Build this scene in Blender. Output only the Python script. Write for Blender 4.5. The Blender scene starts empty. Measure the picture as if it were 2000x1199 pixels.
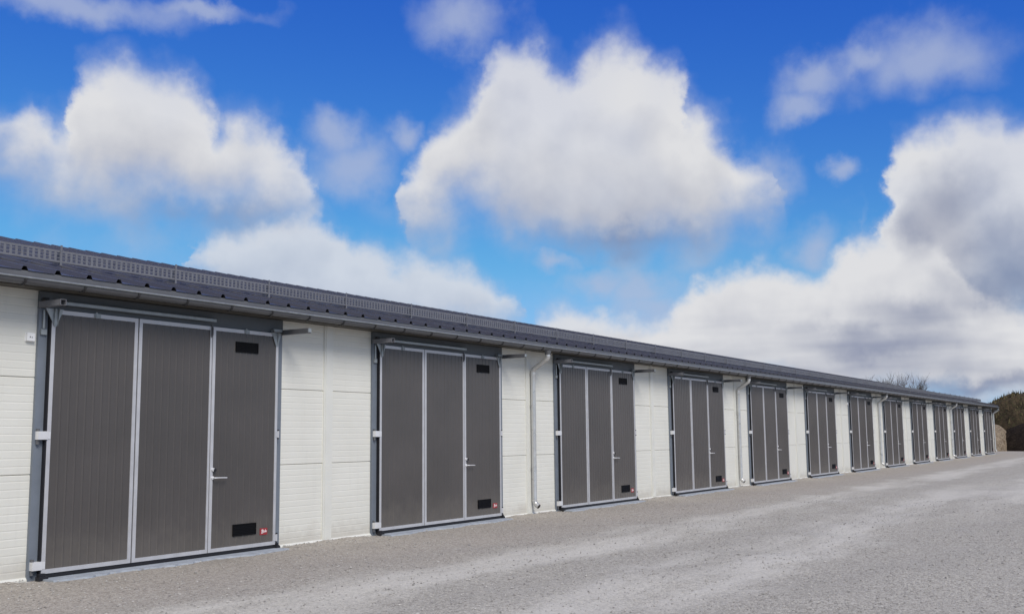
import bpy, math, random
import numpy as np
from mathutils import Matrix, Vector

sc = bpy.context.scene
col = sc.collection
R = math.radians
rng = random.Random(7)

# ------------------------------------------------------------------ camera
CAM_X, CAM_D, EYE = -8.1965, 12.1085, 1.72
YAW, PITCH, ROLL = 1.0123776, 0.1236505, -0.0102700
cy_, sy_ = math.cos(YAW), math.sin(YAW)
fw = Vector((sy_*math.cos(PITCH), cy_*math.cos(PITCH), math.sin(PITCH)))
rt = Vector((cy_, -sy_, 0)); up = rt.cross(fw)
rt2 = rt*math.cos(ROLL)+up*math.sin(ROLL); up2 = -rt*math.sin(ROLL)+up*math.cos(ROLL)
cd = bpy.data.cameras.new('camera'); cam = bpy.data.objects.new('camera', cd); col.objects.link(cam)
M = Matrix((rt2, up2, -fw)).transposed().to_4x4(); M.translation = (CAM_X, -CAM_D, EYE)
cam.matrix_world = M
cd.sensor_width = 36; cd.lens = 36*2040/2000; cd.clip_start = .05; cd.clip_end = 4000
sc.camera = cam

# ------------------------------------------------------------------ view
sc.view_settings.view_transform = 'Standard'; sc.view_settings.look = 'None'
sc.view_settings.gamma = 1; sc.view_settings.use_curve_mapping = False
sc.view_settings.exposure = 0.68

# ------------------------------------------------------------------ sun (veiled by cloud: wide and weak)
SUN_EL = R(45); SUN_DIR = Vector((-.52, -.854, 0)).normalized()*math.cos(SUN_EL)+Vector((0,0,math.sin(SUN_EL)))
sd = bpy.data.lights.new('sun', 'SUN'); sd.energy = 2.0; sd.angle = R(27); sd.color = (1, .945, .865)
so = bpy.data.objects.new('sun', sd); col.objects.link(so)
so.rotation_euler = SUN_DIR.to_track_quat('Z', 'Y').to_euler(); so.location = (-20, -30, 40)

# ------------------------------------------------------------------ world: Nishita sky with cumulus clouds laid out by azimuth and elevation
UPPER_TOP = [15.3,15.4,15.4,15.5,15.6,15.9,16.2,16.4,16.5,16.7,16.4,16.1,15.9,15.9,16.0,17.8,18.4,18.6,18.7,18.9,18.9,18.9,18.9,18.8,18.8,18.7,18.7,18.8,18.8,18.8,18.7,18.5,18.3,17.9,17.5,17.0,16.3,16.6,16.8,16.9,16.9,16.9,16.9,16.7,16.6,16.4,16.0,15.6,15.1,14.6,13.8,12.9,11.3,11.3,11.2,11.2,11.2,11.2,11.2,11.2,11.2,11.2,11.2,11.2,11.2,11.2,13.4,14.3,14.8,15.3,15.8,16.4,16.7,17.0,17.2,17.5,17.7,18.0,18.4,18.7,19.5,20.2,20.5,20.9,21.0,21.1,21.1,21.2,21.1,20.8,20.5,20.1,19.8,19.8,19.7,20.1,20.4,20.6,20.9,21.0,21.1,21.1,21.1,21.1,21.0,20.9,20.9,20.7,20.5,20.2,20.0,19.6,19.2,18.6,17.4,17.2,16.9,16.6,16.4,16.1,15.9,15.7,15.4,15.2,15.0,14.8,14.5,14.1,13.8,11.2,11.2,11.2,11.2,11.2,11.1,11.1,11.0,11.0,10.9,10.9,10.9,10.8,9.1,10.3,12.0,13.8,14.7,14.9,15.2,15.3,15.3,15.4,15.4,15.5,15.4,15.4,15.4,15.4,15.4,15.5,15.5,15.5,15.1,15.0,15.0,15.1,15.2,15.3,15.4,15.5,15.6,15.7,15.6,15.5,15.3,15.1,15.0,14.8,14.6,14.5,14.3]
UPPER_BOTTOM = [13.1,13.1,13.2,13.2,13.2,13.1,12.8,12.6,12.4,12.2,12.1,12.1,12.0,11.9,11.9,11.8,11.8,11.8,11.8,11.8,11.8,11.8,11.8,11.8,11.8,11.7,11.7,11.6,11.6,11.5,11.5,11.4,11.4,11.4,11.4,11.4,11.3,11.3,11.3,11.3,11.3,11.3,11.4,11.4,11.4,11.4,11.5,11.6,11.7,11.8,12.0,12.7,14.9,14.9,14.9,14.8,14.8,14.8,14.8,14.8,14.8,14.8,14.8,14.8,14.8,14.8,11.5,11.2,11.0,11.0,11.0,11.0,11.0,11.2,11.6,12.0,12.2,12.3,12.5,12.5,12.4,12.2,11.8,11.4,11.1,10.9,10.8,10.7,10.6,10.5,10.4,10.3,10.2,10.1,10.1,10.0,10.0,9.9,9.9,9.9,9.8,9.8,9.8,9.8,9.8,9.9,9.9,9.9,9.9,9.9,10.0,10.0,10.1,10.1,10.2,10.2,10.3,10.4,10.4,10.6,10.7,10.9,11.0,11.2,11.3,11.6,12.0,12.5,12.9,14.8,14.8,14.8,14.8,14.8,14.7,14.7,14.6,14.6,14.6,14.5,14.5,14.4,9.0,7.6,6.7,5.8,5.3,5.1,4.9,4.8,4.6,4.4,4.2,4.2,4.1,4.0,4.0,3.9,3.8,3.8,3.7,3.7,3.6,3.6,3.6,3.7,3.7,3.8,3.8,3.9,3.9,4.0,4.0,4.1,4.1,4.2,4.2,4.2,4.3,4.3,4.4]
LOWER_TOP = [6.2,6.2,6.2,6.1,6.1,6.1,6.1,6.0,6.0,6.0,6.0,6.0,5.9,5.9,5.9,5.9,5.8,5.8,5.8,5.8,5.8,5.7,5.7,5.7,5.7,5.6,5.6,5.6,5.6,5.6,5.5,5.5,9.7,10.4,10.6,10.9,11.0,11.1,11.2,11.1,11.1,11.0,11.0,11.1,11.2,11.3,11.6,11.9,12.1,12.4,12.5,12.4,12.3,11.9,11.6,11.3,10.9,10.6,10.4,10.4,10.3,10.3,10.2,10.2,10.1,10.1,10.0,9.9,9.9,9.8,9.7,9.6,9.6,9.5,9.4,9.3,9.2,9.1,9.0,8.9,8.7,8.6,8.3,8.0,7.6,7.2,4.3,6.4,6.6,6.8,6.9,7.0,7.1,7.1,7.1,7.1,7.1,7.0,6.9,6.7,6.6,6.5,6.3,6.2,6.1,6.0,6.0,6.1,6.1,6.2,6.5,6.9,7.2,7.6,7.9,8.3,8.6,8.7,8.9,9.0,9.1,9.1,9.2,9.3,9.2,9.1,9.0,8.9,8.7,8.6,8.4,8.3,8.3,8.3,8.5,8.8,9.2,9.4,9.6,9.8,9.9,9.8,9.8,9.7,9.8,9.9,10.1,10.2,10.3,10.4,10.5,10.2,9.9,9.6,8.8,8.1,7.3,7.1,6.9,6.7,6.6,6.4,6.2,6.1,6.0,6.0,5.9,5.9,5.8,5.8,5.7,5.7,5.6,5.6,5.6,5.5,5.5,5.4,5.4,5.3,5.3]
LOWER_BOTTOM = [9.8,9.8,9.8,9.7,9.7,9.7,9.7,9.6,9.6,9.6,9.6,9.6,9.5,9.5,9.5,9.5,9.4,9.4,9.4,9.4,9.4,9.3,9.3,9.3,9.3,9.2,9.2,9.2,9.2,9.2,9.1,9.1,8.9,8.4,8.0,7.5,7.0,6.6,6.1,5.9,5.8,5.8,5.8,5.7,5.7,5.7,5.6,5.6,5.6,5.5,5.5,5.4,5.4,5.4,5.3,5.3,5.3,5.2,5.2,5.2,5.1,5.1,5.0,5.0,5.0,4.9,4.9,4.9,4.9,5.0,5.0,5.1,5.2,5.2,5.3,5.4,5.4,5.5,5.6,5.6,5.7,5.8,5.8,5.9,6.0,6.7,7.9,5.6,5.0,4.4,3.9,3.3,2.7,2.5,2.5,2.5,2.4,2.4,2.4,2.3,2.3,2.3,2.2,2.2,2.2,2.1,2.1,2.1,2.0,2.0,2.0,2.0,1.9,1.9,1.9,1.8,1.8,1.8,1.7,1.7,1.7,1.6,1.6,1.6,1.5,1.5,1.5,1.4,1.4,1.4,1.3,1.3,1.3,1.2,1.2,1.2,1.2,1.2,1.1,1.1,1.1,1.1,1.1,1.1,1.0,1.0,1.0,1.0,1.0,0.9,0.9,0.9,0.9,0.9,0.8,0.8,0.8,0.8,0.8,0.7,0.7,0.7,0.7,0.7,0.7,0.7,0.7,0.7,0.7,0.6,0.6,0.6,0.6,0.6,0.6,0.6,0.6,0.6,0.6,0.6,0.6]
VEIL = [(48.09,16.45,1.68,1.13),(55.24,22.29,2.78,1.57),(35.11,21.71,5.49,1.02),(41.08,22.25,3.23,0.6),(77.35,19.28,1.56,1.01),(74.81,18.71,1.92,1.24),(74.2,17.2,1.6,0.99),(80.27,18.83,3.74,1.99),(76.14,13.6,0.93,0.74),(72.17,13.91,1.62,1.61),(49.23,14.53,2.53,1.91),(74.39,9.86,1.7,1.34),(62.55,8.54,1.97,1.12),(65.35,7.91,2.51,1.25),(60.31,9.57,1.28,0.73),(52.06,16.37,1.14,1.09),(66.15,6.64,3.05,1.53)]
GREY_BASE = [(81.79,7.4,2.25,1.41),(83.69,7.65,2.53,2.15),(79.53,5.97,3.17,1.04),(76.98,4.77,4.28,1.01),(81.73,2.34,3.99,0.51),(41.37,11.65,4.21,1.07),(63.73,10.47,5.64,1.06),(81.33,11.69,2.29,2.18),(79.54,10.56,1.48,1.82),(83.1,9.48,2.1,2.03)]

class NT:
    def __init__(s, nt): s.nt = nt
    def n(s, t, **kw):
        nd = s.nt.nodes.new(t)
        for k, v in kw.items(): setattr(nd, k, v)
        return nd
    def put(s, sock, v):
        if isinstance(v, bpy.types.NodeSocket): s.nt.links.new(v, sock)
        elif v is not None: sock.default_value = v
    def m(s, op, a, b=None, c=None, clamp=False):
        nd = s.n('ShaderNodeMath', operation=op, use_clamp=clamp)
        s.put(nd.inputs[0], a); s.put(nd.inputs[1], b); s.put(nd.inputs[2], c)
        return nd.outputs[0]
    def v(s, op, a, b=None, c=None):
        nd = s.n('ShaderNodeVectorMath', operation=op)
        s.put(nd.inputs[0], a)
        if op == 'SCALE': s.put(nd.inputs['Scale'], b)
        else:
            s.put(nd.inputs[1], b); s.put(nd.inputs[2], c)
        return nd.outputs['Value'] if op in ('LENGTH', 'DOT_PRODUCT') else nd.outputs['Vector']
    def ss(s, x, a, b, lo=0., hi=1.):
        nd = s.n('ShaderNodeMapRange', interpolation_type='SMOOTHSTEP')
        for i, q in enumerate((x, a, b, lo, hi)): s.put(nd.inputs[i], q)
        return nd.outputs[0]
    def lin(s, x, a, b, lo=0., hi=1.):
        nd = s.n('ShaderNodeMapRange')
        for i, q in enumerate((x, a, b, lo, hi)): s.put(nd.inputs[i], q)
        return nd.outputs[0]
    def noise(s, p, scale, detail=4., rough=.5, lac=2., out='Fac', dist=0.):
        nd = s.n('ShaderNodeTexNoise')
        if p is not None: s.put(nd.inputs['Vector'], p)
        s.put(nd.inputs['Scale'], scale); s.put(nd.inputs['Detail'], detail); s.put(nd.inputs['Roughness'], rough)
        s.put(nd.inputs['Lacunarity'], lac); s.put(nd.inputs['Distortion'], dist)
        return nd.outputs[out]
    def mix(s, f, a, b, mode='MIX'):
        nd = s.n('ShaderNodeMix', data_type='RGBA', blend_type=mode)
        s.put(nd.inputs[0], f)
        for sk, q in ((nd.inputs[6], a), (nd.inputs[7], b)):
            s.put(sk, q if isinstance(q, bpy.types.NodeSocket) else (*q, 1) if len(q) == 3 else q)
        return nd.outputs[2]
    def xyz(s, vec):
        nd = s.n('ShaderNodeSeparateXYZ'); s.put(nd.inputs[0], vec); return nd.outputs
    def cxyz(s, x, y, z):
        nd = s.n('ShaderNodeCombineXYZ')
        for i, q in enumerate((x, y, z)): s.put(nd.inputs[i], q)
        return nd.outputs[0]

w = bpy.data.worlds.new('World'); sc.world = w; w.use_nodes = True
w.node_tree.nodes.clear(); T = NT(w.node_tree)
w.cycles.sampling_method = 'MANUAL'; w.cycles.sample_map_resolution = 512

def field_group(name, blobs, k):
    g = bpy.data.node_groups.new(name, 'ShaderNodeTree')
    g.interface.new_socket('P', in_out='INPUT', socket_type='NodeSocketVector')
    g.interface.new_socket('S', in_out='OUTPUT', socket_type='NodeSocketFloat')
    G = NT(g); gi = g.nodes.new('NodeGroupInput'); go = g.nodes.new('NodeGroupOutput')
    acc = None
    for (az, el, ra, re) in blobs:
        q = G.v('MULTIPLY_ADD', gi.outputs[0], (1/ra, 1/re, 0), (-az/ra, -el/re, 0))
        d = G.v('LENGTH', q)
        acc = d if acc is None else G.m('SMOOTH_MIN', acc, d, k)
    G.put(go.inputs[0], G.m('SUBTRACT', 1.0, acc))
    return g
def call(g, p):
    nd = T.n('ShaderNodeGroup', node_tree=g); T.put(nd.inputs[0], p); return nd.outputs[0]

def curve(vals, x):
    nd = T.n('ShaderNodeFloatCurve'); c = nd.mapping.curves[0]; n = len(vals)
    nd.mapping.use_clip = False; nd.mapping.extend = 'HORIZONTAL'
    while len(c.points) > 2: c.points.remove(c.points[-1])
    for i, v in enumerate(vals):
        if i == 0: p = c.points[0]; p.location = (0, v/30)
        elif i == n-1: p = c.points[-1]; p.location = (1, v/30)
        else: p = c.points.new(i/(n-1), v/30)
    for p in c.points: p.handle_type = 'VECTOR'
    nd.mapping.update(); T.put(nd.inputs[1], x)
    return T.m('MULTIPLY', nd.outputs[0], 30.)
def n2(p, scale, detail, rough=.5, out='Fac'):
    nd = T.n('ShaderNodeTexNoise', noise_dimensions='2D'); T.put(nd.inputs['Vector'], p)
    nd.inputs['Scale'].default_value = scale; nd.inputs['Detail'].default_value = detail; nd.inputs['Roughness'].default_value = rough
    return nd.outputs[out]

tc = T.n('ShaderNodeTexCoord').outputs['Generated']
dx, dy, dz = T.xyz(tc)
DEG = 57.29578
az = T.m('MULTIPLY', T.m('ARCTAN2', dx, dy), DEG)
el = T.m('MULTIPLY', T.m('ARCSINE', dz), DEG)
pos = T.cxyz(az, el, 0.)
# billowing edges: the lookup is shifted by two scales of noise
w1 = T.v('SUBTRACT', n2(pos, .22, 1., .5, 'Color'), (.5, .5, .5))
w2 = T.v('SUBTRACT', n2(pos, .62, 5., .55, 'Color'), (.5, .5, .5))
pw = T.v('ADD', pos, T.v('ADD', T.v('SCALE', w1, 1.5), T.v('SCALE', w2, 1.5)))
ua, ue, _z = T.xyz(pw)
xa = T.lin(ua, 30., 90.)
ut, ub, lt, lb = (curve(c, xa) for c in (UPPER_TOP, UPPER_BOTTOM, LOWER_TOP, LOWER_BOTTOM))
f0 = T.m('SUBTRACT', n2(pos, .26, 5., .48), .5)
f1 = T.m('SUBTRACT', n2(T.v('ADD', pos, (-.6, 1.1, 0)), .26, 3., .45), .5)
def layer(t, b, ka, kb):
    s = T.m('SMOOTH_MIN', T.m('MULTIPLY', T.m('SUBTRACT', t, ue), 1/ka), T.m('MULTIPLY', T.m('SUBTRACT', ue, b), 1/kb), .3)
    hgt = T.m('DIVIDE', T.m('SUBTRACT', ue, b), T.m('MAXIMUM', T.m('SUBTRACT', t, b), .8))
    return s, hgt
sU, hU = layer(ut, ub, 1.7, 4.2)
sL, hL = layer(lt, lb, 1.2, 2.6)
inside = T.m('MULTIPLY', T.m('MULTIPLY', T.ss(az, 26., 31.), T.ss(az, 92., 87.)), T.ss(el, 31., 25.))
outs = T.m('SUBTRACT', 1., inside)
# the sky outside the photograph carries the same kind of clouds, from noise alone
gen = T.m('SUBTRACT', T.noise(T.v('MULTIPLY', tc, (1., 1., 1.9)), 2.6, 3., .5), .5)
patch = T.ss(n2(pos, .11, 2., .5), .30, .62, .86, 1.)
def dens(s): return T.m('MULTIPLY_ADD', f0, 1.0, T.m('MAXIMUM', s, -1.2))
aU = T.m('MULTIPLY', T.m('MULTIPLY', T.ss(dens(sU), -.36, .78), patch), inside)
aL = T.m('MULTIPLY', T.m('MULTIPLY', T.ss(dens(sL), -.32, .85), T.ss(az, 55., 66., .74, 1.)), inside)
aG = T.m('MULTIPLY', T.ss(T.m('ADD', gen, T.m('MULTIPLY', f0, .15)), -.07, .07), outs)
relief = T.m('MULTIPLY', T.m('SUBTRACT', f0, f1), .5)
gb = T.m('MULTIPLY', T.ss(T.m('MULTIPLY_ADD', f0, .5, call(field_group('grey_base_field', GREY_BASE, .4), pw)), -.45, .95), .60)
bands = T.m('MULTIPLY', T.m('SUBTRACT', n2(T.v('MULTIPLY', pos, (.16, 1.05, 1.)), 1., 2., .5), .46), T.ss(el, 8.5, 3.5, 0., .65))
def tint(h, k, o, kg=1.):
    s = T.m('ADD', T.m('ADD', T.m('MULTIPLY', T.ss(h, -.15, 1.0), k), o), relief)
    s = T.m('SUBTRACT', T.m('SUBTRACT', s, T.m('MULTIPLY', gb, kg)), bands, clamp=True)
    return T.mix(s, (.26, .30, .44), (.83, .835, .86))
cU = tint(hU, .60, .46); cL = tint(hL, .60, .46, .85); cG = T.mix(T.m('ADD', .6, relief, clamp=True), (.26, .30, .44), (.87, .885, .945))
veil = T.m('MULTIPLY_ADD', f0, 1.2, call(field_group('veil_field', VEIL, .35), pw))
halo = T.m('MULTIPLY', T.ss(T.m('MULTIPLY_ADD', f0, 2.2, T.m('MAXIMUM', T.m('MAXIMUM', sU, sL), -1.6)), -.95, .45), .34)
va = T.m('MULTIPLY', T.m('MAXIMUM', T.m('MULTIPLY', T.ss(veil, -.45, .9), .70), halo), inside)
sky = T.n('ShaderNodeTexSky', sky_type='NISHITA', sun_disc=False)
sky.sun_elevation = SUN_EL; sky.sun_rotation = math.atan2(SUN_DIR.x, SUN_DIR.y)
sky.air_density = 1.0; sky.dust_density = .3; sky.ozone_density = 2.5; sky.altitude = 50
# the camera's deep, saturated rendering of the blue: one curve per channel
sr, sg, sb = T.xyz(sky.outputs[0])
pw_ = lambda x, a, p, hi: T.m('SMOOTH_MIN', T.m('MULTIPLY', T.m('POWER', T.m('MULTIPLY', x, .1), p), a*10), hi*10, 1.5)
base = T.cxyz(pw_(sr, 1.5, 1.97, .20), pw_(sg, 1.5, 1.565, .50), pw_(sb, 1.08, .57, 1.15))
S10 = lambda c: T.v('SCALE', c, 10.)
base = T.mix(T.ss(el, 9.5, 2.5, 0., .8), base, (3.9, 7.0, 10.0))
base = T.mix(va, base, (5.0, 5.7, 7.6))
base = T.mix(aU, base, S10(cU)); base = T.mix(aL, base, S10(cL)); base = T.mix(aG, base, S10(cG))
fin = base
bg = T.n('ShaderNodeBackground'); T.put(bg.inputs[0], fin); bg.inputs[1].default_value = .055
wo = T.n('ShaderNodeOutputWorld'); T.nt.links.new(bg.outputs[0], wo.inputs[0])

# ------------------------------------------------------------------ mesh and object helpers
class MB:
    def __init__(s): s.v = []; s.f = []; s.sm = []
    def add(s, vs, fs, smooth=False):
        o = len(s.v); s.v += [tuple(p) for p in vs]; s.f += [tuple(o+i for i in f) for f in fs]; s.sm += [smooth]*len(fs); return s
    def box(s, x0, x1, y0, y1, z0, z1):
        return s.add([(x0,y0,z0),(x1,y0,z0),(x1,y1,z0),(x0,y1,z0),(x0,y0,z1),(x1,y0,z1),(x1,y1,z1),(x0,y1,z1)],
                     [(3,2,1,0),(4,5,6,7),(0,1,5,4),(1,2,6,5),(2,3,7,6),(3,0,4,7)])
    def prism_x(s, prof, x0, x1, smooth=False):          # closed (y, z) outline run along x
        n = len(prof)
        s.add([(x0, *p) for p in prof]+[(x1, *p) for p in prof], [(i, (i+1) % n, n+(i+1) % n, n+i) for i in range(n)], smooth)
        s.add([(x0, *p) for p in prof], [tuple(range(n-1, -1, -1))]); return s.add([(x1, *p) for p in prof], [tuple(range(n))])
    def prism_y(s, prof, y0, y1):                        # closed (x, z) outline run along y
        n = len(prof)
        s.add([(x, y0, z) for x, z in prof]+[(x, y1, z) for x, z in prof], [(i, n+i, n+(i+1) % n, (i+1) % n) for i in range(n)])
        s.add([(x, y0, z) for x, z in prof], [tuple(range(n))]); return s.add([(x, y1, z) for x, z in prof], [tuple(range(n-1, -1, -1))])
    def tube(s, pts, r, n=8, cap=True, smooth=True):
        pts = [Vector(p) for p in pts]; k = len(pts); rad = r if isinstance(r, (list, tuple)) else [r]*k
        vs = []; a = None
        for i, p in enumerate(pts):
            d = (pts[min(i+1, k-1)]-pts[max(i-1, 0)]).normalized()
            if a is None: a = d.orthogonal().normalized()
            a = (a-d*a.dot(d)).normalized(); b = d.cross(a)
            vs += [p+(a*math.cos(2*math.pi*j/n)+b*math.sin(2*math.pi*j/n))*rad[i] for j in range(n)]
        s.add(vs, [(i*n+j, i*n+(j+1) % n, (i+1)*n+(j+1) % n, (i+1)*n+j) for i in range(k-1) for j in range(n)], smooth)
        if cap: s.add(vs[:n], [tuple(range(n-1, -1, -1))]); s.add(vs[-n:], [tuple(range(n))])
        return s
    def mesh(s, name, mat):
        me = bpy.data.meshes.new(name); me.from_pydata(s.v, [], s.f); me.polygons.foreach_set('use_smooth', s.sm)
        me.materials.append(mat); me.update(); return me
    def build(s, name, mat, parent=None, loc=(0,0,0)): return place(name, s.mesh(name, mat), parent, loc)
def place(name, me, parent=None, loc=(0,0,0)):
    o = bpy.data.objects.new(name, me); col.objects.link(o); o.location = loc; o.parent = parent; return o
def tag(o, label=None, cat=None, group=None, kind=None):
    for k, v in (('label', label), ('category', cat), ('group', group), ('kind', kind)):
        if v: o[k] = v
    return o
def copy_tree(o, parent, loc=None):
    c = o.copy(); col.objects.link(c); c.parent = parent
    if loc is not None: c.location = loc
    for ch in list(o.children): copy_tree(ch, c)
    return c

# ------------------------------------------------------------------ materials
def mat(name, build):
    m = bpy.data.materials.new(name); m.use_nodes = True; nt = m.node_tree; N = NT(nt)
    b = nt.nodes['Principled BSDF']; build(N, b); return m
def grey(name, c, rough=.5, metal=0., var=.12, scale=3., bump=0., spec=.5):
    def f(N, b):
        p = N.n('ShaderNodeTexCoord').outputs['Object']
        info = N.n('ShaderNodeObjectInfo').outputs['Random']
        pp = N.v('ADD', p, N.cxyz(N.m('MULTIPLY', info, 37.), N.m('MULTIPLY', info, 11.), 0.))
        n = N.noise(pp, scale, 5., .6)
        k = N.m('ADD', N.lin(n, .25, .75, 1-var, 1+var), N.m('MULTIPLY_ADD', info, var*.5, -var*.25))
        N.put(b.inputs['Base Color'], N.v('SCALE', N.mix(0., c, c), k))
        N.put(b.inputs['Roughness'], N.lin(n, .3, .7, rough*.85, min(1, rough*1.2)))
        b.inputs['Metallic'].default_value = metal; b.inputs['Specular IOR Level'].default_value = spec
        if bump:
            bn = N.n('ShaderNodeBump'); bn.inputs['Strength'].default_value = bump; bn.inputs['Distance'].default_value = .002
            N.put(bn.inputs['Height'], N.noise(pp, 300., 2., .5)); N.put(b.inputs['Normal'], bn.outputs[0])
    return mat(name, f)
def wall_mat(N, b):
    p = N.n('ShaderNodeNewGeometry').outputs['Position']
    x, y, z = N.xyz(p)
    n = N.noise(p, 1.1, 5., .55); streak = N.noise(N.v('MULTIPLY', p, (9., 1., .7)), 1., 4., .6)
    c = N.mix(N.lin(n, .3, .7), (.645, .638, .58), (.695, .688, .632))
    c = N.mix(N.m('MULTIPLY', N.ss(streak, .52, .78), .16), c, (.50, .49, .44))
    splash = N.m('MULTIPLY', N.ss(N.m('ADD', z, N.m('MULTIPLY', N.m('SUBTRACT', N.noise(p, 5., 5., .65), .5), .5)), .38, .02), .55)
    c = N.mix(splash, c, (.42, .39, .34))
    N.put(b.inputs['Base Color'], c); b.inputs['Roughness'].default_value = .48; b.inputs['Specular IOR Level'].default_value = .35
def door_mat(N, b):
    p = N.n('ShaderNodeNewGeometry').outputs['Position']
    n = N.noise(p, .9, 5., .6); fine = N.noise(N.v('MULTIPLY', p, (60., 60., 2.5)), 1., 3., .6)
    c = N.mix(N.lin(n, .3, .7), (.066, .060, .057), (.082, .074, .071))
    c = N.mix(N.m('MULTIPLY', N.lin(fine, .35, .65), .08), c, (.105, .096, .092))
    z = N.xyz(p)[2]
    dust = N.m('MULTIPLY', N.ss(N.m('ADD', z, N.m('MULTIPLY', N.m('SUBTRACT', N.noise(p, 3.5, 5., .65), .5), .9)), .75, .05), .26)
    c = N.mix(dust, c, (.21, .19, .165))
    c = N.v('SCALE', c, N.m('MULTIPLY_ADD', N.n('ShaderNodeObjectInfo').outputs['Random'], .16, .93))
    N.put(b.inputs['Base Color'], c); N.put(b.inputs['Roughness'], N.lin(n, .3, .7, .29, .37)); b.inputs['Specular IOR Level'].default_value = .45
def gravel_mat(N, b):
    p = N.n('ShaderNodeTexCoord').outputs['Object']
    x, y, z = N.xyz(p)
    def vor(scale):
        nd = N.n('ShaderNodeTexVoronoi', feature='F1'); N.put(nd.inputs['Vector'], p); nd.inputs['Scale'].default_value = scale; return nd
    v1, v2 = vor(34.), vor(85.)
    g1 = N.xyz(v1.outputs['Color'])[0]; g2 = N.xyz(v2.outputs['Color'])[1]
    big = N.noise(p, .35, 5., .6); mid = N.noise(N.v('MULTIPLY', p, (.6, 1.5, 1.)), 1.3, 6., .65)
    yw = N.m('ADD', N.m('ADD', y, N.m('MULTIPLY', N.m('SUBTRACT', big, .5), 2.2)), N.m('MULTIPLY', N.m('SUBTRACT', mid, .5), 1.5))
    grain = N.m('ADD', N.m('MULTIPLY', g1, .45), N.m('MULTIPLY', g2, .55))
    brown = N.ss(yw, -5.0, -1.4)
    cool = N.mix(grain, (.17, .159, .136), (.57, .54, .475))
    warm = N.mix(grain, (.195, .174, .150), (.51, .468, .412))
    c = N.mix(brown, cool, warm)
    # dusty, packed wheel tracks running along the row
    def band(c0, wd): return N.ss(N.m('ABSOLUTE', N.m('SUBTRACT', yw, c0)), wd, wd*.25)
    t = N.m('MAXIMUM', band(-4.15, 1.1), N.m('MULTIPLY', band(-6.9, 1.35), N.ss(x, 38., 20.)))
    t = N.m('MAXIMUM', t, N.m('MULTIPLY', band(-8.2, 1.4), N.ss(x, 12., 26.)))
    t = N.m('MULTIPLY', t, N.ss(N.noise(N.v('MULTIPLY', p, (.16, 1.1, 1.)), .9, 6., .62), .28, .60))
    t = N.m('MULTIPLY', t, N.ss(mid, .30, .52, .55, 1.))
    dustc = N.mix(N.m('MULTIPLY', grain, .55), (.47, .452, .405), (.65, .628, .57))
    c = N.mix(N.m('MULTIPLY', t, .74), c, dustc)
    dk = N.m('MULTIPLY', N.ss(N.noise(p, .55, 5., .65), .56, .72), .30)
    c = N.mix(dk, c, N.v('SCALE', c, .62))
    N.put(b.inputs['Base Color'], c); b.inputs['Roughness'].default_value = .93; b.inputs['Specular IOR Level'].default_value = .2
    bn = N.n('ShaderNodeBump'); bn.inputs['Strength'].default_value = .8; bn.inputs['Distance'].default_value = .015
    h = N.m('ADD', N.m('MULTIPLY', v1.outputs['Distance'], -1.), N.m('MULTIPLY', v2.outputs['Distance'], -.5))
    h = N.m('MULTIPLY', h, N.m('SUBTRACT', 1., N.m('MULTIPLY', t, .7)))
    N.put(bn.inputs['Height'], h); N.put(b.inputs['Normal'], bn.outputs[0])
def earth_mat(cols, scale=1.6, rough=.95):
    def f(N, b):
        p = N.n('ShaderNodeTexCoord').outputs['Object']
        n1 = N.noise(p, scale, 6., .65); n2_ = N.noise(p, scale*4.3, 5., .65)
        c = N.mix(N.ss(n1, .36, .62), cols[0], cols[1]); c = N.mix(N.ss(n2_, .5, .68), c, cols[2])
        N.put(b.inputs['Base Color'], c); b.inputs['Roughness'].default_value = rough; b.inputs['Specular IOR Level'].default_value = .1
        bn = N.n('ShaderNodeBump'); bn.inputs['Strength'].default_value = .9; bn.inputs['Distance'].default_value = .15
        N.put(bn.inputs['Height'], n2_); N.put(b.inputs['Normal'], bn.outputs[0])
    return f
def rand_mat(c0, c1):
    def f(N, b):
        a = N.n('ShaderNodeVertexColor', layer_name='shade').outputs[0]
        N.put(b.inputs['Base Color'], N.mix(N.xyz(a)[0], c0, c1)); b.inputs['Roughness'].default_value = .9; b.inputs['Specular IOR Level'].default_value = .15
    return f
M_wall = mat('white_sandwich_panel', wall_mat); M_door = mat('grey_door_sheet', door_mat); M_gravel = mat('gravel', gravel_mat)
M_trim = grey('white_flashing', (.65, .648, .60), .4, 0, .04)
M_alu = grey('aluminium_profile', (.51, .51, .53), .38, .25, .10, 5.)
M_steel = grey('blue_grey_steel', (.150, .172, .205), .45, 0., .10, 4.)
M_galv = grey('galvanised_steel', (.30, .32, .325), .40, .45, .22, 9.)
M_zinc = grey('bright_zinc', (.72, .72, .73), .35, .3, .08, 8.)
M_black = grey('black_rubber', (.008, .008, .011), .6, 0, .2)
M_vent = grey('black_plastic', (.004, .004, .005), .6, 0, .1, 3., 0, .12)
M_roof = grey('dark_coated_steel', (.043, .043, .052), .27, 0., .03, .2, 0, .6)
M_gut = grey('grey_coated_steel', (.115, .117, .124), .42, .2, .12, 3.)
M_brk = grey('dark_bracket_steel', (.03, .03, .032), .5, 0, .1)
M_guard = grey('weathered_zinc', (.185, .187, .205), .5, .3, .15, 6.)
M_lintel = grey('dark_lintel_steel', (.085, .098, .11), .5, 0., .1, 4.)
M_pipe = grey('zinc_pipe', (.54, .54, .53), .30, .5, .12, 6.)
M_red = grey('red_sticker', (.30, .028, .035), .45, 0, .05); M_stw = grey('white_print', (.66, .56, .56), .5, 0, .03)
M_conc = grey('threshold_concrete', (.30, .33, .37), .75, 0, .2, 6., .3)
M_soffit = grey('soffit_board', (.085, .078, .065), .7, 0, .15, 3.)
M_box = grey('white_plastic', (.80, .80, .79), .4, 0, .03)

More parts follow.
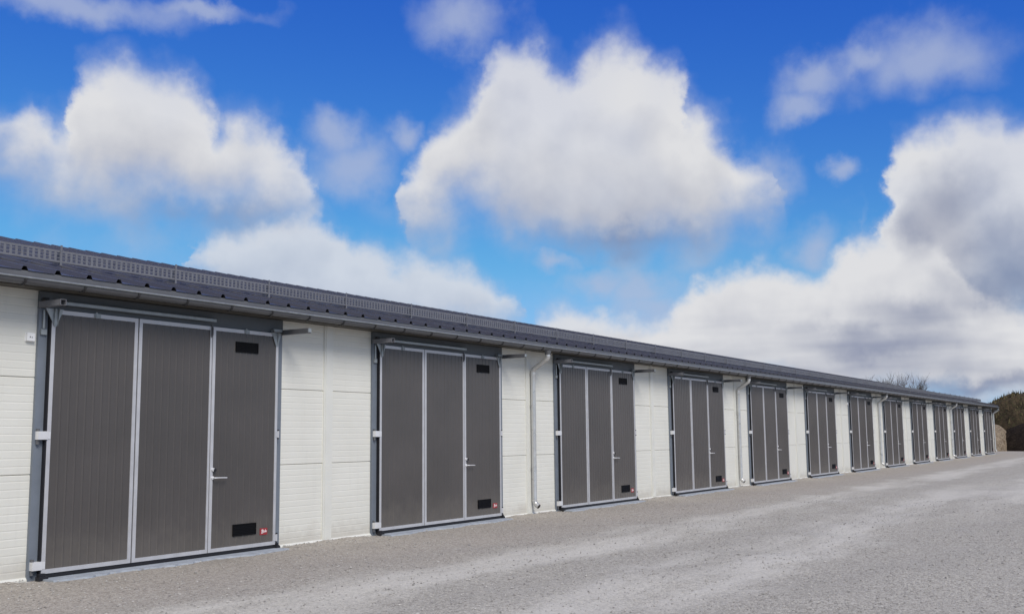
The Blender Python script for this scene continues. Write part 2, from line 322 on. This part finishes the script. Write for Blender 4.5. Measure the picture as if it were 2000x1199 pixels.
# ------------------------------------------------------------------ ground
P_, W_ = 6.63548, 4.05786
def ground():
    xs = np.unique(np.concatenate([np.linspace(-700, -30, 12), np.linspace(-30, -5, 26), np.linspace(-5, 40, 361), np.linspace(40, 120, 60), np.linspace(120, 900, 14)]))
    ys = np.unique(np.concatenate([np.linspace(-700, -20, 12), np.linspace(-20, -1, 48), np.linspace(-1, .4, 16), np.linspace(.4, 40, 8), np.linspace(40, 700, 10)]))
    X, Y = np.meshgrid(xs, ys)
    m = np.clip((-.7-Y)/1.5, 0, 1)*np.clip((60-np.abs(X))/30, 0, 1)
    Z = m*(.022*np.sin(X*.9+Y*1.7)*np.sin(Y*1.3+1)+.014*np.sin(X*2.3-Y*.8)+.018*np.cos(Y*2.1+.2*X)-.01)
    ph = np.mod(X, P_); wallpart = np.clip((ph-W_-.22)/.1, 0, 1)*np.clip((P_-.30-ph)/.1, 0, 1)*(X < 84)
    lump = .5+.5*np.sin(X*2.9+1.3*np.sin(X*1.1))*np.sin(X*7.3+Y*5)
    Z = Z+wallpart*np.clip((Y+.55)/.5, 0, 1)*(Y < .3)*(.012+.030*lump)
    nx, ny = len(xs), len(ys)
    v = np.stack([X, Y, Z], -1).reshape(-1, 3).tolist()
    f = [(j*nx+i, j*nx+i+1, (j+1)*nx+i+1, (j+1)*nx+i) for j in range(ny-1) for i in range(nx-1)]
    mb = MB(); mb.add(v, f, True)
    tag(mb.build('ground', M_gravel), 'grey gravel yard with pale dusty wheel tracks', kind='structure')
ground()

# ------------------------------------------------------------------ garage building
P, W, NDOOR = 6.63548, 4.05786, 13
ZB, ZT = .078, 3.412                    # bottom and top of a door leaf
YW = .10                               # wall face, a little behind the leaves
X0, X1 = -8.0, 84.55                   # ends of the building
GAP = .145
bld = bpy.data.objects.new('garage_building', None); col.objects.link(bld)
tag(bld, 'long low white garage building with a row of dark grey folding doors', 'building')

# wall panels: horizontal sandwich panels with fine ribs, laid in three courses between the doors
pm = {}
def wall_panel(xa, xb, za, zb):
    key = (round(xb-xa, 3), round(zb-za, 3))
    if key not in pm:
        h, l = zb-za, xb-xa
        pr = [(.10, 0), (.012, 0), (0, .010)]
        k = 1
        while k*.1 < h-.05:
            z = k*.1; pr += [(0, z-.011), (.0022, z-.004), (.0022, z+.004), (0, z+.011)]; k += 1
        pr += [(0, h-.010), (.012, h), (.10, h)]
        pm[key] = MB().prism_x(pr, 0, l).mesh('wall_panel', M_wall)
    place('wall_panel', pm[key], bld, (xa, YW, za))
courses = ((.03, 1.3077), (1.3123, 2.5277), (2.5323, 3.73))
segs = []
for i in range(-1, NDOOR):
    c = i*P+W+(P-W)/2
    a = X0 if i < 0 else i*P+W+GAP
    b = X1 if i == NDOOR-1 else (i+1)*P-GAP
    segs.append((a, b))
    for xa, xb in ([(a, c-.004), (c+.004, b)] if i < NDOOR-1 else [(a, b)]):
        for za, zb in courses: wall_panel(xa, xb, za, zb)
tm = MB().prism_y([(-.108, 0), (-.108, 3.72), (.108, 3.72), (.108, 0)], -.022, .004).prism_y([(-.075, .001), (-.075, 3.719), (.075, 3.719), (.075, .001)], -.030, -.0225).mesh('wall_trim', M_trim)
for i in range(-1, NDOOR-1): place('wall_trim', tm, bld, (i*P+W+(P-W)/2, YW, .032))
MB().box(-.09, .012, -.02, .10, .032, 3.72).build('wall_trim', M_trim, bld, (X1, YW, 0))
for a, b in segs: MB().prism_x([(-.035, -.15), (-.035, .02), (-.012, .05), (.06, .05), (.06, -.15)], a+.002, b-.002).build('base_flashing', M_trim, bld, (0, YW, 0))
for i in range(NDOOR): wall_panel(i*P-GAP+.002, i*P+W+GAP-.002, 3.641, 3.73)
MB().box(X1-.1, X1, .21, 20.2, -.1, 3.75).prism_x([(.21, 3.752), (10.3, 6.15), (20.2, 3.752)], X1-.1, X1).build('end_wall', M_wall, bld)
MB().box(X0, X0+.1, .21, 20.2, -.1, 3.75).prism_x([(.21, 3.752), (10.3, 6.15), (20.2, 3.752)], X0, X0+.1).build('end_wall', M_wall, bld)
MB().box(X0+.11, X1-.11, 20.1, 20.2, -.1, 3.75).build('back_wall', M_wall, bld)

# roof: trapezoidal steel sheet, ribs running up the slope
EY, EZ, SL, RY = -.385, 3.805, .240, 9.85
XR0, XR1, RIB = X0-.35, X1+.42, .4535
def roof():
    prof = []; k = math.ceil((XR0+.1+.660)/RIB)
    xr = -.660+k*RIB; prof.append((XR0, 0.))
    while xr < XR1-.08:
        prof += [(xr-.048, 0.), (xr-.022, .052), (xr+.022, .052), (xr+.048, 0.)]
        xr += RIB
    prof.append((XR1, 0.)); n = len(prof)
    RZ = EZ+SL*(RY-EY)
    mb = MB()
    for (ya, za, yb, zb) in ((EY, EZ, RY, RZ), (2*RY-EY, EZ, RY, RZ)):
        vs = [(x, ya, za+h) for x, h in prof]+[(x, yb, zb+h) for x, h in prof]+[(x, ya, za+h-.004) for x, h in prof]
        mb.add(vs, [(i, i+1, n+i+1, n+i) for i in range(n-1)]+[(2*n+i, 2*n+i+1, i+1, i) for i in range(n-1)])
    r = mb.build('roof', M_roof, bld)
    MB().prism_x([(RY-.24, RZ-.045), (RY, RZ+.014), (RY+.24, RZ-.045), (RY, RZ-.006)], XR0, XR1).build('ridge_cap', M_roof, r)
    MB().prism_x([(EY+.03, EZ-.105), (EY+.004, EZ-.10), (EY+.012, EZ-.004), (EY+.09, EZ+.004), (EY+.09, EZ-.012), (EY+.03, EZ-.016)], XR0+.01, XR1-.01).build('eave_flashing', M_gut, r)
    for xa in (XR0-.004, XR1+.002):
        MB().prism_y([(xa, 0), (xa+.03, 0), (xa+.03, .10), (xa, .10)], 0, .001)
        z = lambda y, d: EZ+SL*(y-EY)+d
        MB().prism_x([(EY, z(EY, -.12)), (RY, z(RY, -.12)), (RY, z(RY, .06)), (EY, z(EY, .06))], xa, xa+.02).build('verge_flashing', M_roof, r)
    return r
roof_o = roof()
MB().box(XR0+.05, X0-.003, EY+.12, 20.2, 3.66, 3.70).build('soffit', M_soffit, bld)
MB().box(X0, XR1-.05, EY+.119, YW-.003, 3.645, 3.67).box(X0, XR1-.05, EY+.095, EY+.118, 3.625, 3.80).build('soffit', M_soffit, bld)

# snow guard: slotted steel strips on posts
GY = .90; GZ = EZ+SL*(GY-EY)+.05
def snow_guard():
    L = 2.006; n = 24; mb = MB(); t = .004; h0, h1 = .045, .205
    rails = (h0, h0+.055, h0+.105, h1-.022)
    for z in rails: mb.box(0, L, -t, t, z, z+(.022 if z in (rails[0], rails[-1]) else .010))
    for k in range(n+1):
        x = k*L/n; mb.box(max(0, x-.018), min(L, x+.018), -t*.8, t*.8, h0+.0225, h1-.0225)
    mb.box(0, L, -t, .03, h1+.0005, h1+.006).box(0, L, -t, .03, h0-.006, h0-.0005)
    gm = mb.mesh('snow_guard', M_guard)
    pmesh = MB().box(-.016, .016, -.012, -.005, -.052, .285).prism_x([(-.004, -.045), (-.004, .26), (.004, .26), (.20, .03), (.20, -.003)], -.003, .003).box(-.03, .03, -.05, .06, -.056, -.046).mesh('post', M_guard)
    x = .70-2.006*4
    while x+2 < XR1:
        g = place('snow_guard', gm, bld, (x, GY, GZ)); place('post', pmesh, g, (0, 0, 0)); x += 2.006
snow_guard()

# gutter with its brackets
GUY, GUZ, GR = -.455+.075, 3.700, .072
def arc(r, n=12, a0=180., a1=360.): return [(r*math.cos(R(a0+(a1-a0)*i/n)), r*math.sin(R(a0+(a1-a0)*i/n))) for i in range(n+1)]
prof = [(GUY+a, GUZ+b) for a, b in arc(GR)]+[(GUY+a, GUZ+b) for a, b in reversed(arc(GR-.004))]
gmb = MB().prism_x(prof, XR0+.02, XR1-.01, True)
for xa in (XR0+.02, XR1-.014): gmb.prism_x([(GUY+a, GUZ+b) for a, b in arc(GR-.005)], xa, xa+.004)
gut = gmb.build('gutter', M_gut, bld)
MB().tube([(XR0+.02, GUY-GR-.006, GUZ+.004), (XR1-.01, GUY-GR-.006, GUZ+.004)], .0125, 8).build('gutter_lip', M_galv, gut)  # paler metal than the gutter: the bead's sky highlight is put into its colour
bprof = [(a, b) for a, b in arc(GR+.014, 10, 185, 368)]+[(a, b) for a, b in reversed(arc(GR+.001, 10, 185, 368))]
bmb = MB().prism_x(bprof, -.014, .014).box(-.012, .012, GR-.004, GR+.10, -.022, -.014)
bm_ = bmb.mesh('gutter_bracket', M_brk)
xb = -.68-.83*9
while xb < XR1: place('gutter_bracket', bm_, gut, (xb, GUY, GUZ)); xb += .83

# downpipes with a swan neck from gutter to wall
def downpipe(x):
    yw = YW-.098
    pts = [(x+.02, GUY, GUZ-GR-.0), (x+.02, GUY, 3.50), (x+.02, GUY+.018, 3.452), (x+.018, GUY+.06, 3.415), (x+.0, yw-.06, 3.255), (x, yw-.018, 3.215), (x, yw, 3.165), (x, yw, 2.9), (x, yw, 1.5), (x, yw, .30), (x, yw-.012, .26), (x, yw-.045, .225), (x, yw-.11, .185)]
    d = MB().tube(pts, .056, 14).build('downpipe', M_pipe, bld)
    MB().tube([(x+.02, GUY, GUZ-GR+.012), (x+.02, GUY, GUZ-GR-.03), (x+.02, GUY, GUZ-GR-.085)], [.085, .074, .061], 14).build('gutter_outlet', M_gut, d)
    MB().tube([(x+.02, GUY, 3.535), (x+.02, GUY, 3.50)], .0585, 14).tube([(x, yw, 3.15), (x, yw, 3.115)], .0585, 14).tube([(x, yw, .335), (x, yw, .30)], .0585, 14).build('pipe_collar', M_pipe, d)
    MB().tube([(x, yw-.109, .1856), (x, yw-.114, .1826)], .050, 14).build('pipe_mouth', M_black, d)  # black disc on the capped end, painting the shade inside the pipe
    for z in (2.45, 1.05):
        MB().tube([(x, yw, z-.012), (x, yw, z+.012)], .059, 14).box(x-.085, x-.05, yw-.010, yw+.010, z-.011, z+.011).box(x-.012, x+.012, yw+.055, YW+.002, z-.01, z+.01).build('pipe_clip', M_pipe, d)
for i in (1, 3, 6, 9): downpipe(i*P+W+(P-W)/2+.07)
downpipe(X1+.12)

# small white boxes on the wall
for i in (0, 6, 12):
    b = MB().box(-.055, .055, -.045, 0, -.05, .05).box(-.062, .062, -.008, .001, -.057, .057).build('wall_box', M_box, bld, (i*P-.245, YW, 3.04))
    MB().tube([(-.012, -.0455, .0), (-.012, -.050, .0)], .008, 8).tube([(.014, -.0455, -.004), (.014, -.050, -.004)], .006, 8).build('cable_entry', M_gut, b)

# ------------------------------------------------------------------ folding doors
def ribbed_sheet(x0, x1, z0, z1, y, pitch=.1):
    """vertical fine-profiled sheet: shallow grooves every pitch"""
    pr = [(x0, .03)]; n = max(1, round((x1-x0)/pitch)); s = (x1-x0)/n
    pr.append((x0, 0.))
    for k in range(1, n):
        x = x0+k*s; pr += [(x-.017, 0.), (x-.006, -.0085), (x+.006, -.0085), (x+.017, 0.)]
        m = x-s/2; 
    pr += [(x1, 0.), (x1, .03)]
    mb = MB(); n = len(pr)
    mb.add([(x, y+d, z0) for x, d in pr]+[(x, y+d, z1) for x, d in pr], [(i, i+1, n+i+1, n+i) for i in range(n-1)]+[tuple(range(n-1, -1, -1)), tuple(range(n, 2*n))])
    return mb
def make_door():
    # steel surround: posts and lintel
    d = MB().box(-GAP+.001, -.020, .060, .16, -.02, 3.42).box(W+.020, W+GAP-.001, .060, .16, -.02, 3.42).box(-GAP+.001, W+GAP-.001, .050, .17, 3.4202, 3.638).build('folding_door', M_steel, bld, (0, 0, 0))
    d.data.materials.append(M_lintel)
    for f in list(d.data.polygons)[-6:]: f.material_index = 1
    MB().box(-.0195, -.0008, .004, .0515, ZB, ZT).box(W+.0008, W+.0195, .030, .0515, ZB, ZT).box(-.0195, W+.0195, .052, .09, .012, 3.42).box(-.012, W+.012, .012, .05, .030, ZB-.003).box(1.337, 1.353, .012, .05, ZB, ZT).box(2.6765, 2.6885, .012, .05, ZB, ZT).build('seal', M_black, d)
    leaves = ((0., 1.335), (1.355, 2.675), (2.690, W))
    for k, (a, b) in enumerate(leaves):
        f = .054
        fl, fr = (f, f) if k == 0 else (f, .036) if k == 1 else (.056, .05)
        MB().box(a, a+fl, 0, .05, ZB, ZT).box(b-fr, b, 0, .05, ZB, ZT).box(a+fl+.0005, b-fr-.0005, .001, .05, ZB, ZB+f).box(a+fl+.0005, b-fr-.0005, .001, .05, ZT-f, ZT).build('leaf_frame', M_alu, d)
        ribbed_sheet(a+fl, b-fr, ZB+f, ZT-f, .010, .122).build('leaf_panel', M_door, d)
    # vents in the pass door
    for (xa, xb, za, zb) in ((3.150, 3.615, 3.060, 3.222), (3.165, 3.640, .275, .450)):
        mb = MB().box(xa, xb, -.008, .009, za, za+.012).box(xa, xb, -.008, .009, zb-.012, zb).box(xa, xa+.012, -.008, .009, za+.0125, zb-.0125).box(xb-.012, xb, -.008, .009, za+.0125, zb-.0125).box(xa+.0125, xb-.0125, -.002, .009, za+.0125, zb-.0125)
        n = 7
        for k in range(n):
            z = za+.018+(zb-za-.036)*k/(n-1)
            mb.prism_x([(-.0025, z+.006), (-.0068, z-.004), (-.0063, z-.006), (-.0024, z+.003)], xa+.013, xb-.013)
        mb.build('vent_grille', M_vent, d)
    # lever handle and lock cylinder
    MB().tube([(2.742, 0, 1.163), (2.742, -.012, 1.163)], .026, 12).tube([(2.742, -.010, 1.163), (2.742, -.050, 1.163), (2.752, -.058, 1.163), (2.80, -.058, 1.163), (2.90, -.058, 1.161), (2.975, -.056, 1.158)], [.010, .010, .011, .010, .009, .009], 8).build('door_handle', M_zinc, d)
    MB().tube([(2.742, 0, 1.285), (2.742, -.020, 1.285)], .026, 12).build('lock_plate', M_zinc, d)
    MB().tube([(2.768, -.010, 1.277), (2.768, -.034, 1.277)], .022, 10).build('lock_cylinder', M_black, d)
    # sticker with white script
    st = MB().box(3.730, 3.884, .0005, .0095, .250, .352).build('sticker', M_red, d)
    def stroke(mb, pts, wd):
        pts = [Vector((3.730+.154*a, .250+.102*b)) for a, b in pts]
        for p, q in zip(pts, pts[1:]):
            dd = (q-p).normalized(); nn = Vector((-dd.y, dd.x))*wd/2; p_, q_ = p-dd*wd*.4, q+dd*wd*.4
            mb.prism_y([tuple(p_+nn), tuple(p_-nn), tuple(q_-nn), tuple(q_+nn)], -.0012+.0001*(len(mb.f) % 7), .0004)
    mb = MB()
    stroke(mb, [(.22, .26), (.30, .76)], .013); stroke(mb, [(.20, .70), (.34, .78), (.44, .68), (.34, .54), (.46, .44), (.38, .30), (.20, .27)], .013)
    stroke(mb, [(.52, .60), (.50, .42), (.56, .38), (.63, .46), (.66, .60), (.66, .42)], .011)
    stroke(mb, [(.74, .78), (.72, .42), (.80, .40), (.84, .52), (.76, .58)], .011); stroke(mb, [(.84, .42), (.90, .56)], .010)
    mb.build('sticker_script', M_stw, d)
    # hinges
    for z in (1.80, .182):
        MB().box(-.128, .004, -.012, .058, z-.052, z+.052).box(.0045, .048, -.006, .0, z-.045, z+.045).build('hinge_bracket', M_zinc, d)
        MB().tube([(-.105, .035, z-.112), (-.105, .035, z+.085)], .021, 10).build('hinge_pin', M_gut, d)
        MB().box(W-.034, W+.038, -.006, -.0005, z-.05, z+.05).tube([(W+.030, .002, z-.055), (W+.030, .002, z+.055)], .014, 8).build('hinge_bracket', M_alu, d)
        MB().tube([(W+.030, .002, z-.075), (W+.030, .002, z-.056)], .016, 8).tube([(W+.030, .002, z+.056), (W+.030, .002, z+.075)], .016, 8).build('hinge_pin', M_black, d)
    # roller hanger plates at the upper corners
    MB().prism_y([(-.10, 3.42), (.035, 3.19), (.058, 3.19), (.155, 3.42)], -.010, -.001).prism_x([(-.0105, 3.20), (-.045, 3.42), (-.0105, 3.42)], .018, .024).prism_x([(-.0105, 3.20), (-.045, 3.42), (-.0105, 3.42)], .075, .081).build('corner_bracket', M_galv, d)
    MB().prism_y([(W-.155, 3.42), (W-.062, 3.20), (W-.022, 3.20), (W+.055, 3.42)], -.010, -.001).prism_x([(-.0105, 3.22), (-.040, 3.42), (-.0105, 3.42)], W-.035, W-.029).build('corner_bracket', M_galv, d)
    MB().tube([(-.085, .045, 3.16), (-.085, .045, 3.40)], .017, 8).box(-.125, -.045, .03, .059, 3.08, 3.15).build('pivot_rod', M_galv, d)
    # guide rails that stand out from the wall at each side
    def rail(xa, xb, ya, z):
        c = [(xa, z), (xb, z), (xb, z+.072), (xa, z+.072)]
        t = .006
        return MB().prism_y([(xa, z), (xa+.028, z), (xa+.028, z+t), (xa+t, z+t), (xa+t, z+.075-t), (xb-t, z+.075-t), (xb-t, z+t), (xb-.028, z+t), (xb-.028, z), (xb, z), (xb, z+.075), (xa, z+.075)], ya, .0495)
    rail(-.165, -.080, -.40, 3.425).build('guide_rail', M_guard, d)
    rail(W+.072, W+.150, -.56, 3.400).build('guide_rail', M_gut, d)
    MB().box(W+.078, W+.144, -.572, -.561, 3.41, 3.470).build('rail_stop', M_galv, d)
    MB().box(-.155, -.090, -.06, .00, 3.502, 3.548).build('roller', M_black, d)
    MB().box(W-.13, W+.05, -.03, .045, 3.43, 3.475).build('roller', M_galv, d)
    # closing rail above the first two leaves
    MB().prism_x([(-.055, 3.478), (-.055, 3.520), (-.030, 3.535), (.045, 3.535), (.045, 3.528), (-.025, 3.526), (-.047, 3.513), (-.047, 3.478)], .02, 2.70).build('top_rail', M_galv, d)
    for xa in (.62, 3.32): MB().box(xa, xa+.10, -.008, -.0005, ZT-.052, ZT+.004).box(xa+.02, xa+.04, -.016, -.008, ZT-.06, ZT+.02).build('top_latch', M_galv, d)
    MB().box(2.650, 2.672, -.02, -.0005, 3.25, 3.44).box(2.655, 2.668, -.034, -.0205, 3.28, 3.40).build('shoot_bolt', M_gut, d)
    # floor stops and threshold
    MB().box(-.075, .055, -.075, .0, -.02, .052).box(-.055, .03, -.05, .0, .0525, .088).build('floor_block', M_black, d)
    MB().tube([(W+.045, -.03, .025), (W+.045, .03, .025)], .045, 10).box(W+.01, W+.05, -.02, .02, .06, .10).build('floor_roller', M_black, d)
    r2 = random.Random(3); n = 48; fr = [(-.02+(W+.10)*k/n, -.30+.05*r2.random()-.05*math.sin(k*.37)) for k in range(n+1)]
    top = fr+[(W+.08, .06), (-.02, .06)]; m = len(top)
    MB().add([(x, y, .022) for x, y in top]+[(x, y-(.03 if i <= n else 0), -.08) for i, (x, y) in enumerate(top)], [tuple(range(m))]+[(m+i, m+(i+1) % m, (i+1) % m, i) for i in range(m)]).build('threshold', M_conc, d)
    return d
door0 = make_door()
for i in range(1, NDOOR): copy_tree(door0, bld, (i*P, 0, 0))

# ------------------------------------------------------------------ loose stones lying on the yard
def stones():
    r = np.random.default_rng(5); n = 26000
    u = r.random(n)
    x = -4+26*u**1.25; y = -.25-10.5*r.random(n)
    nb = 5000; xb = -3+40*r.random(nb)**1.4; yb = .06-.40*r.random(nb)**1.6; ph = np.mod(xb, P); okb = (ph > W+.2) & (ph < P-.2)
    x = np.concatenate([x, xb[okb]]); y = np.concatenate([y, yb[okb]]); n = len(x)
    keep = (y < -.55) | (r.random(n) < .95); x, y = x[keep], y[keep]; n = len(x)
    s = .005+.010*r.random(n)**2.5+.010*(r.random(n) < .02)
    base = np.array([(1,0,0),(0,1,0),(-1,0,0),(0,-1,0),(0,0,1),(0,0,-.6)], float)
    fc = np.array([(0,1,4),(1,2,4),(2,3,4),(3,0,4),(1,0,5),(2,1,5),(3,2,5),(0,3,5)])
    a = r.random(n)*6.28; ca, sa = np.cos(a), np.sin(a)
    V = base[None]*(1+.5*(r.random((n, 6, 1))-.5))*s[:, None, None]*np.stack([1+.4*r.random(n), np.ones(n), .55+.3*r.random(n)], -1)[:, None, :]
    vx = V[..., 0]*ca[:, None]-V[..., 1]*sa[:, None]; vy = V[..., 0]*sa[:, None]+V[..., 1]*ca[:, None]
    m_ = np.clip((-.7-y)/1.5, 0, 1)*np.clip((60-np.abs(x))/30, 0, 1)
    gz = m_*(.022*np.sin(x*.9+y*1.7)*np.sin(y*1.3+1)+.014*np.sin(x*2.3-y*.8)+.018*np.cos(y*2.1+.2*x)-.01)
    V = np.stack([vx+x[:, None], vy+y[:, None], V[..., 2]+(gz+s*.35+.028*np.clip((y+.5)/.5, 0, 1))[:, None]], -1).reshape(-1, 3)
    F = (fc[None]+6*np.arange(n)[:, None, None]).reshape(-1, 3)
    me = bpy.data.meshes.new('loose_stones'); me.from_pydata(V.tolist(), [], F.tolist())
    ca_ = me.color_attributes.new('shade', 'FLOAT_COLOR', 'CORNER')
    c = np.repeat(np.repeat(r.random(n), 8), 3); ca_.data.foreach_set('color', np.stack([c, c, c, np.ones_like(c)], -1).ravel())
    me.materials.append(mat('loose_stone', rand_mat((.22, .21, .195), (.50, .48, .445))))
    tag(place('loose_stones', me), 'scattered loose gravel stones lying on the yard', kind='stuff')
stones()

# ------------------------------------------------------------------ earth bank and heaps beyond the far end
def fbm(x, y, seed, octs=5):
    r = np.random.default_rng(seed); o = np.zeros_like(x); a = 1.
    for k in range(octs):
        for _ in range(3):
            th = r.random()*6.28; ph = r.random()*6.28; fr = (2.**k)*(.8+.5*r.random())
            o += a/3*np.sin((x*np.cos(th)+y*np.sin(th))*fr+ph+1.3*np.sin((y*np.cos(th)-x*np.sin(th))*fr*.7+ph*2))
        a *= .55
    return o
def heap(name, cx, cy, rx, ry, h, m, seed, label=None, cat=None, kind=None, n=90, flat=2., rough=.18, steep=1.7):
    gx, gy = np.meshgrid(np.linspace(-1.25, 1.25, n), np.linspace(-1.25, 1.25, n))
    X = cx+gx*rx; Y = cy+gy*ry
    d = (np.abs(gx)**flat+np.abs(gy)**flat)**(1/flat)+.10*fbm(gx*2.2, gy*2.2, seed)
    t = np.clip(1.05-d, 0, 1); prof = 1-(1-np.clip(t*steep, 0, 1))**2
    Z = h*prof*(1+.08*fbm(gx*3, gy*3, seed+1))+rough*fbm(X*.9, Y*.9, seed+2)*np.clip(t*6, 0, 1)-.25*np.clip(1-t*12, 0, 1)
    v = np.stack([X-cx, Y-cy, Z], -1).reshape(-1, 3).tolist()
    f = [(j*n+i, j*n+i+1, (j+1)*n+i+1, (j+1)*n+i) for j in range(n-1) for i in range(n-1)]
    o = MB().add(v, f, False).build(name, m, None, (cx, cy, 0)); tag(o, label, cat, kind=kind)
    return o, X, Y, Z
M_bank = mat('bank_earth', earth_mat([(.034, .026, .017), (.085, .062, .037), (.055, .058, .026)], 1.1))
M_soil = mat('dark_soil', earth_mat([(.012, .009, .007), (.026, .019, .014), (.045, .034, .025)], 1.4))
M_sand = mat('sandy_gravel', earth_mat([(.14, .105, .072), (.26, .205, .145), (.42, .37, .30)], 2.6))
bank, BX, BY, BZ = heap('earth_bank', 113, -15.7, 13.5, 20.5, 5.35, M_bank, 11, 'brown overgrown earth bank beyond the far end of the building', kind='structure', n=170, flat=4., rough=.22, steep=4.5)
heap('soil_heap', 98.5, -6.8, 4.5, 8.6, 2.75, M_soil, 23, 'dark soil heap at the foot of the brown bank', 'soil heap', rough=.14, n=80)
heap('gravel_heap', 98.0, 2.9, 4.2, 2.9, 2.35, M_sand, 35, 'pale sandy gravel heap beside the far corner of the building', 'gravel heap', rough=.20, n=70)
def scrub():
    r = np.random.default_rng(9); n = 26000
    idx = r.integers(0, BX.size, n); ok = BZ.ravel()[idx] > .6; idx = idx[ok]; n = len(idx)
    px = BX.ravel()[idx]+(r.random(n)-.5)*.25; py = BY.ravel()[idx]+(r.random(n)-.5)*.4; pz = BZ.ravel()[idx]-.06
    h = .12+.42*r.random(n)**2; wd = .03+.07*r.random(n); a = r.random(n)*6.28; l = (r.random((n, 2))-.5)*.5*h[:, None]
    A = np.stack([px-wd*np.cos(a), py-wd*np.sin(a), pz], -1); B = np.stack([px+wd*np.cos(a), py+wd*np.sin(a), pz], -1)
    C = np.stack([px+l[:, 0], py+l[:, 1], pz+h], -1)
    V = np.stack([A, B, C], 1).reshape(-1, 3); F = np.arange(3*n).reshape(-1, 3)
    me = bpy.data.meshes.new('dead_scrub'); me.from_pydata(V.tolist(), [], F.tolist())
    ca_ = me.color_attributes.new('shade', 'FLOAT_COLOR', 'CORNER'); c = np.repeat(r.random(n), 3)
    ca_.data.foreach_set('color', np.stack([c, c, c, np.ones_like(c)], -1).ravel())
    me.materials.append(mat('dead_grass', rand_mat((.032, .028, .014), (.16, .13, .068))))
    tag(place('dead_scrub', me), 'dead brown grass and scrub covering the earth bank', kind='stuff')
scrub()

# ------------------------------------------------------------------ bare trees behind the roof
M_bark = grey('bare_bark', (.085, .068, .058), .9, 0, .25, 4.)
def bare_tree(x, y, h, spread, seed, label):
    r = random.Random(seed)
    root = bpy.data.objects.new('bare_tree', None); col.objects.link(root); root.location = (x, y, 0); tag(root, label, 'tree', 'bare trees behind the building')
    tr = MB(); tr.tube([(0, 0, -.1), (.05, 0, h*.2), (0, .08, h*.42)], [.24, .19, .14], 8); tr.build('trunk', M_bark, root)
    br = MB()
    def grow(p, d, l, rad, lev):
        pts = [p]; q = p.copy(); dd = d.copy(); n = 4
        for k in range(n):
            dd = (dd+Vector((r.uniform(-.16, .16), r.uniform(-.16, .16), .07))).normalized(); q = q+dd*l/n; pts.append(q.copy())
        br.tube(pts, [rad*(1-.6*k/n) for k in range(n+1)], 4 if lev < 3 else 3, cap=False)
        if lev >= 4: return
        for k in range(r.randint(5, 7) if lev < 3 else r.randint(4, 6)):
            t = r.uniform(.3, 1.); i = min(n-1, int(t*n)); b = pts[i].lerp(pts[i+1], t*n-i)
            ax = Vector((r.uniform(-1, 1), r.uniform(-1, 1), r.uniform(-.1, .6))).normalized()
            nd = (dd+ax*.75).normalized(); grow(b, nd, l*r.uniform(.48, .68), max(.020, rad*.46), lev+1)
    for k in range(7):
        a = k*.9+r.uniform(-.2, .2); st = Vector((0, .04, h*(.20+.032*k)))
        grow(st, Vector((math.cos(a)*spread, math.sin(a)*spread, 1)).normalized(), h*r.uniform(.36, .46), .085, 1)
    br.build('branches', M_bark, root)
bare_tree(191, 30, 11.7, .30, 4, 'tallest bare tree showing above the far end of the roof')
bare_tree(206, 30, 11.1, .30, 8, 'lower bare tree right of the tallest one above the roof')
bare_tree(178, 30, 10.6, .30, 15, 'small bare tree whose twig tips just clear the roof, left of the others')
